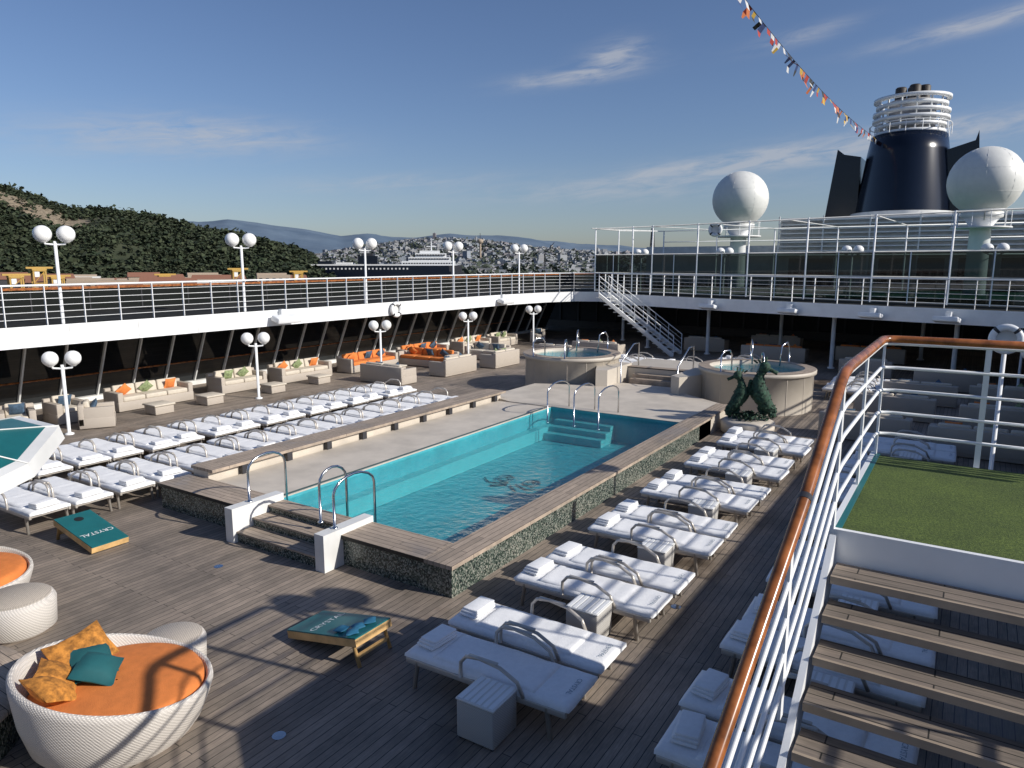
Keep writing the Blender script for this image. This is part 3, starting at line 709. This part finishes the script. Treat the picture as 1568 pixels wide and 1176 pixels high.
# ---------------------------------------------------------------- upper decks
edge=[(-22,31),(-21.9,34),(-21.5,37),(-20.6,39.0),(-19.2,39.6),(-17.9,38.6),(-16.6,37.4),(-12,35.7),(-8,34.5),(-5,33.5),(-2,32.6),(1,31.9),(XR,31.5)]
b=MB()
b.prism([(-28,-12),(-22,-12)]+edge+[(XR,-12),(9.5,-12),(9.5,110),(-28,110)],2.36,2.95,UDECK,WHITE,WHITE2)
for k in range(20): b.box(-22.0+.0,-21.985,-8+k*2.05,-7.985+k*2.05,2.38,2.93,WHITE2)
b.obj('upper_deck')
b=MB(); b.prism([(-17,40.5),(4,40.5),(4,52),(-17,52)],2.955,2.965,COURT); b.obj('sports_court')
def railing(name,pts,z0,h,sp,nb,top,post,topr=.03,br=.009):
    b=MB(); P=[Vector((p[0],p[1],z0)) for p in pts]
    b.tube([p+Vector((0,0,h)) for p in P],topr,top,8)
    for k in range(nb): b.tube([p+Vector((0,0,h*(k+1)/(nb+1))) for p in P],br,post,5)
    for p,q in zip(P,P[1:]):
        L=(q-p).length; n=max(1,round(L/sp)); d=(q-p).normalized(); ang=math.degrees(math.atan2(d.y,d.x))
        for k in range(n+ (1 if q is P[-1] else 0)):
            c=p.lerp(q,k/n); b.cbox((c.x,c.y,c.z+h/2-.01),(.022,.06,h-.02),post,RZ(ang))
    return b.obj(name)
railing('deck_railing',[(-22.08,-8),(-22.08,31)]+[(x-.08,y+.08) for x,y in edge[1:8]]+[(x,y+.1) for x,y in edge[8:]],2.95,1.12,1.05,5,WHITE,WHITE)
railing('deck_railing',[(XR+.08,31.2),(XR+.08,8.0)],2.95,1.12,1.05,4,WHITE,WHITE,.045,.022)  # out-of-view rail, bars thickened so their shadow stripes reach the loungers
railing('deck_railing',[(XR+.08,4.6),(XR+.08,-8)],2.95,1.12,1.05,4,WHITE,WHITE,.045,.022)  # thickened for its shadow like the run above
b=MB()
for xx in (-27.8,9.3):
    b.box(xx-.02,xx+.02,-12,60,3.0,3.74,OGLASS); b.box(xx-.07,xx+.07,-12,60,3.75,3.83,HANDR); b.box(xx-.05,xx+.05,-12,60,2.955,3.0,DARK)
    for k in range(36): b.box(xx-.04,xx+.04,-12+k*2,-11.96+k*2,3.0,3.745,DARK)
b.obj('outer_windscreen')
def sidewall(xb,xt,name):
    b=MB(); y0,y1=-12,44
    b.add([(xb,y0,.0),(xb,y1,.0),(xt,y1,2.36),(xt,y0,2.36)],[(0,1,2,3)],DGLASS)
    s=1 if xb<0 else -1; n=int((y1-y0)/1.24)
    lean=math.degrees(math.atan2(abs(xt-xb),2.36))*s
    for k in range(n):
        y=y0+k*1.24
        b.cbox(((xb+xt)/2+.05*s,y,1.18),(.10,.05,2.56),WHITE2,RY(lean))
    b.box(min(xb,xb+.3*s),max(xb,xb+.3*s),y0,y1,0,.16,WHITE2)
    b.tube([(xb+.45*s,y0,.95),(xb+.45*s,y1,.95)],.03,HANDR,8)
    b.obj(name)
sidewall(-25.6,-24.5,'window_wall'); sidewall(8.2,7.2,'window_wall')
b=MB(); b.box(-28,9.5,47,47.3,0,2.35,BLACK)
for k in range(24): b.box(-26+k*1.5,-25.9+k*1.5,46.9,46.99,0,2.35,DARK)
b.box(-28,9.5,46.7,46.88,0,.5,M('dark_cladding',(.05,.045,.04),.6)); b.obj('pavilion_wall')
for x,y in [(-15.2,37.6),(-11.5,36.6),(-5.2,34.6),(-.5,33.4),(-8.4,39),(-2,40),(-18,40.5)]:
    b=MB(); b.tube([(0,0,0),(0,0,2.36)],.09,WHITE2,14); b.lathe([(.16,0),(.16,.05),(.09,.07)],(0,0,0),WHITE2,14); b.lathe([(.09,2.26),(.17,2.35)],(0,0,0),WHITE2,14); b.obj('deck_column',(x,y,0))
for x,y in [(-21.9,18.0),(-21.9,33)]:
    b=MB(); b.rbox((.25,0,0),(.45,1.1,.22),.04,WHITE,RY(18)); b.box(-.1,.1,-.1,.1,.0,.35,WHITE); b.obj('floodlight',(x,y,2.62))
for x,y in [(-11,35.2),(-7,34.0),(-3.5,32.85),(-.8,32.1)]:
    b=MB(); b.rbox((0,-.2,0),(.9,.4,.2),.04,WHITE,RX(-15)); b.box(-.1,.1,-.1,.1,.0,.3,WHITE); b.obj('floodlight',(x,y,2.55),R(-17))
def lifebuoy(x,y,z,rz,r=.36):
    b=MB(); pts=[(0,r*.78*math.cos(2*math.pi*k/28),r*.78*math.sin(2*math.pi*k/28)) for k in range(28)]
    b.tube(pts,r*.22,WHITE,10,True)
    for k in range(4):
        t=math.pi/4+k*math.pi/2; q=[(0,r*.78*math.cos(t+d),r*.78*math.sin(t+d)) for d in (-.12,0,.12)]; b.tube(q,r*.235,DARK,10)
    b.cbox((-.06,0,0),(.03,r*1.2,r*1.5),WHITE2); b.obj('lifebuoy',(x,y,z),R(rz))
lifebuoy(-21.85,24.3,2.62,0)
lifebuoy(-13.2,42.5,6.6,-90,.42)
lifebuoy(.42,12.4,3.62,-90,.22)
b=MB(); b.tube([(0,0,0),(0,0,3.45)],.03,WHITE,8); b.cbox((0,0,.02),(.25,.25,.04),WHITE); b.obj('lifebuoy_post',(.42,12.5,0))
# cross-deck stair
b=MB(); n=15; xs,xe=-17.6,-12.6; zt=2.95
for k in range(n):
    t=k/n; x=xs+(xe-xs)*t; z=zt*(1-(k+1)/(n+1)); y=37.3-.33*(x+16.6)
    b.cbox((x,y-.8,z),(.30,1.1,.04),WHITE2,RZ(-18))
def sl(off,dz): return [(xs,37.3-.33*(xs+16.6)-.8+off,zt+dz),(xe,37.3-.33*(xe+16.6)-.8+off,.05+dz)]
for off in (-.6,.6):
    for d_ in (0,.08,.16): b.tube(sl(off,-.1+d_),.05,WHITE,6)
    for dz in (1.0,.75,.5,.28): b.tube(sl(off,dz),.024 if dz==1.0 else .012,WHITE,6)
    for k in range(7):
        p,q=sl(off,0); t=k/6; c=Vector(p).lerp(Vector(q),t); b.tube([c,c+Vector((0,0,1.0))],.018,WHITE,6)
b.obj('metal_staircase')
# ---------------------------------------------------------------- court enclosure
b=MB()
G=[(-20,44),(-20,40.6),(-16,39.9),(-10,37.9),(-4,36),(2,34.3),(6,33.4)]
for (x0_,y0_),(x1_,y1_) in zip(G,G[1:]):
    b.add([(x0_,y0_,3.0),(x1_,y1_,3.0),(x1_,y1_,5.15),(x0_,y0_,5.15)],[(0,1,2,3)],SGLASS)
    for z in (3.0,4.08,5.17,6.75): b.tube([(x0_,y0_-.03,z),(x1_,y1_-.03,z)],.035 if z>5 else .03,WHITE2,6)
    L=math.hypot(x1_-x0_,y1_-y0_); n=max(1,round(L/1.55))
    for k in range(n):
        t=k/n; x=x0_+(x1_-x0_)*t; y=y0_+(y1_-y0_)*t-.05
        b.tube([(x,y,2.95),(x,y,6.8 if k%2==0 else 5.17)],.045 if k%2==0 else .025,WHITE,6)
for x in range(-20,8,4):
    b.tube([(x,52,2.95),(x,52,7.0)],.05,WHITE,6); b.tube([(x,52,7.0),(x,40 if x<-10 else 37-.3*(x+7),6.75)],.03,WHITE2,5)
for z in (5.2,6.2,7.0): b.tube([(-20,52,z),(8,52,z)],.04,WHITE,6)
b.tube([(-20,44,6.75),(-20,52,7.0)],.04,WHITE,6)
b.obj('court_windscreen')
for x,y in [(-17.5,41.8),(-11.9,40.2),(-5.2,38.4),(.5,37)]:
    place(LU,'globe_lamp_post',(x,y,2.95),R(70)).scale=(1,1,.92)
b=MB()
b.box(-13,6,58,58.4,2.95,8.0,WHITE2)
for k in range(9): b.box(-13,6,57.4,57.95,5.2+k*.32,5.28+k*.32,WHITE)
for k in range(7): b.box(-13+k*3.1,-12.9+k*3.1,57.3,57.39,2.95,8.1,WHITE)
b.box(-24,6,58.45,70,2.95,6.0,WHITE2); b.box(-12,-9,56.8,57.25,2.95,5.0,DARK)
for k in range(5): b.box(-6+k*2.4,-4.4+k*2.4,57.1,57.28,3.2,5.0,DARK)
b.obj('deck_house')
def radome(x,y,z,r):
    b=MB(); rings=20; prof=[]
    for i in range(2,rings+1): t=math.pi*i/rings; prof.append((max(r*math.sin(t),1e-3),-r*math.cos(t)))
    b.lathe(prof,(0,0,0),RADOME,48)
    b.lathe([(r*.40,-r*.92),(r*.55,-r*.90),(r*.55,-r*1.05),(r*.42,-r*1.1)],(0,0,0),WHITE2,28)
    b.lathe([(r*.30,-(z-2.95)),(r*.28,-r*1.35),(r*.48,-r*1.05)],(0,0,0),WHITE,24)
    for zz in (-.35,.3): 
        rr_=r*math.cos(math.asin(zz)); b.lathe([(rr_+.002,r*zz-.01),(rr_+.005,r*zz),(rr_+.002,r*zz+.01)],(0,0,0),RADOME,40)
    for k in range(8):
        t=2*math.pi*k/8; b.tube([((r+.002)*math.cos(t)*math.cos(e_),(r+.002)*math.sin(t)*math.cos(e_),(r+.002)*math.sin(e_)) for e_ in [R(-40+12*j) for j in range(10)]],.007,RADOME,4)
    for k in range(10):
        t=2*math.pi*k/10; b.tube([(r*.75*math.cos(t),r*.75*math.sin(t),-r*1.35),(r*.75*math.cos(t),r*.75*math.sin(t),-r*.85)],.02,WHITE,5)
    b.tube([(r*.75*math.cos(2*math.pi*k/24),r*.75*math.sin(2*math.pi*k/24),-r*.85) for k in range(24)],.02,WHITE,5,True)
    b.lathe([(r*.3,-r*1.38),(r*.8,-r*1.38),(r*.8,-r*1.33),(r*.3,-r*1.33)],(0,0,0),WHITE2,24)
    b.obj('satellite_radome',(x,y,z))
radome(-14.9,53.5,9.2,1.95); radome(-.12,46.6,8.95,1.78)
# ---------------------------------------------------------------- funnel
b=MB(); fx,fy=-6.3,75.3
prof=[(4.6,0),(4.3,3),(3.9,7),(3.35,11.3),(3.1,12.8)]
b.lathe(prof,(0,0,0),NAVY,48,sx=.98,sy=1.3,cap=True)
b.lathe([(4.75,5.8),(4.75,6.1)],(0,0,0),WHITE2,40,sx=.9,sy=1.2)
for k in range(6):
    z=12.9+k*.58; r=2.55+(.22 if k in (2,3,5) else 0)
    b.lathe([(r-.1,z),(r+.30,z+.02),(r+.30,z+.27),(r-.1,z+.25),(r-.1,z)],(0,0,0),WHITE,32)
for k in range(14):
    t=2*math.pi*k/14; b.tube([(2.6*math.cos(t),2.6*math.sin(t),12.8),(2.65*math.cos(t),2.65*math.sin(t),16.0)],.08,WHITE,6)
b.lathe([(2.0,12.8),(1.9,15.8),(1.6,15.8)],(0,0,0),M('inner_stack_grey',(.30,.30,.30),.6),24,cap=True)
SOOT=M('soot_metal',(.05,.04,.032),.6)
for x,y in [(-.95,0),(0,.3),(.9,0),(.2,-.7)]: b.lathe([(.48,15.5),(.46,17.0),(.36,17.1),(.36,16)],(x,y,0),SOOT,16)
def fin(pts,y0,y1,mat):
    n=len(pts); b.add([(x,y0,z) for x,z in pts],[tuple(range(n))],mat); b.add([(x,y1,z) for x,z in pts],[tuple(reversed(range(n)))],mat)
    b.add([(x,y0,z) for x,z in pts]+[(x,y1,z) for x,z in pts],[(i,(i+1)%n,n+(i+1)%n,n+i) for i in range(n)],mat)
fin([(-6.4,0),(-6.3,6),(-5.6,12.0),(-5.0,11.5),(-3.6,11.2),(-3.6,0)],-1.5,3.5,NAVY)
fin([(6.0,0),(5.9,6),(5.3,12.7),(5.1,11.9),(3.1,11.3),(3.1,0)],-1.5,3.5,NAVY)
for k in range(16):
    t=2*math.pi*k/16; b.tube([(3.25*math.cos(t),4*math.sin(t),12.8),(3.25*math.cos(t),4*math.sin(t),13.7)],.03,WHITE,4)
b.tube([(3.25*math.cos(2*math.pi*k/24),4*math.sin(2*math.pi*k/24),13.7) for k in range(24)],.04,WHITE,5,True)
b.obj('ship_funnel',(fx,fy,2.95))
# ---------------------------------------------------------------- signal flags
A=Vector((-11.4,37.5,18.2)); B=Vector((-8.6,75,15.6)); b=MB()
FC=[M('flag_red',(.30,.03,.02),.8),M('flag_yellow',(.42,.27,.04),.8),M('flag_blue',(.02,.04,.13),.8),M('flag_white',(.5,.5,.5),.8),M('flag_black',(.02,.02,.02),.8),M('flag_orange',(.40,.11,.03),.8)]
def cat(t): p=A.lerp(B,t); p.z-=3.0*t*(1-t); return p
b.tube([cat(i/40) for i in range(41)],.02,DARK,4)
n=50
for i in range(n):
    t=.01+.97*i/n; p=cat(t); q=cat(t+.012); d=(q-p).normalized()*random.uniform(.35,.6); h=random.uniform(.45,.85)
    dn=Vector((random.uniform(-.4,.4),random.uniform(-.4,.4),-h)); c1,c2=random.sample(FC,2)
    mid=dn*.5+Vector((random.uniform(-.2,.2),0,0))
    b.add([p,p+d,p+d+mid,p+mid],[(0,1,2,3)],c1); b.add([p+mid,p+d+mid,p+d*(.4 if i%3==0 else 1)+dn,p+dn],[(0,1,2,3)],c2)
b.obj('signal_flags')

# ---------------------------------------------------------------- near platform, stair and handrail
b=MB(); b.box(-.66,XR-.01,5.06,7.34,2.70,2.90,WHITE); b.box(-.70,XR-.01,5.02,5.058,2.66,2.935,WHITE); b.box(-.70,-.662,5.06,7.38,2.66,2.935,WHITE)
b.box(-.62,XR-.03,5.08,7.3,2.902,2.925,GRASS); b.box(-.66,-.62,5.06,7.34,2.902,2.93,TEALP)
b.obj('grass_platform')
b=MB(); n=16
for k in range(n):
    y=4.86-.235*k; z=2.72-.165*k
    if z<.05: break
    b.box(-.62,1.2,y-.115,y+.12,z-.045,z,TREAD); b.box(-.62,1.2,y-.137,y-.116,z-.048,z+.002,NOSE)
for xx in (-.68,1.22):
    b.add([(xx,5.0,2.90),(xx,5.0,2.58),(xx,1.2,-.0),(xx,1.2,.20)],[(0,1,2,3)],WHITE); b.add([(xx+.04,5.0,2.90),(xx+.04,5.0,2.58),(xx+.04,1.2,-.0),(xx+.04,1.2,.20)],[(3,2,1,0)],WHITE)
    b.add([(xx,5.0,2.90),(xx+.04,5.0,2.90),(xx+.04,1.2,.2),(xx,1.2,.2)],[(0,1,2,3)],WHITE)
b.obj('open_tread_staircase')
b=MB()
def path(off):
    return [(-.84,1.75,1.76-off),(-.785,2.83,2.52-off),(-.70,4.1,3.40-off),(-.67,4.85,3.93-off),(-.67,5.0,3.99-off),(-.67,5.2,4.01-off),(-.67,7.25,4.01-off),(-.64,7.33,4.01-off),(-.55,7.36,4.01-off),(XR,7.36,4.01-off)]
b.tube(path(0),.036,HANDR,14)
b.tube(path(.037),.018,WHITE,8)
for off in (.26,.47,.68,.88): b.tube(path(off),.015,WHITE,8)
for (x,y,z) in [(-.84,1.85,1.83),(-.785,2.83,2.52),(-.715,3.9,3.27),(-.67,5.05,4.0),(-.67,6.2,4.01),(-.66,7.34,4.01)]:
    b.cbox((x,y,z-.55),(.018,.065,1.1),WHITE)
for x in (.14,.86,1.58): b.cbox((x,7.36,3.45),(.045,.018,1.1),WHITE)
b.tube([(-.700,4.09,3.393),(-.699,4.12,3.414)],.038,DARK,14)
b.obj('stair_handrail')
b=MB(); b.box(.3,XR-.01,-12,-.6,2.36,2.94,UDECK); b.obj('viewing_deck')
print('done')
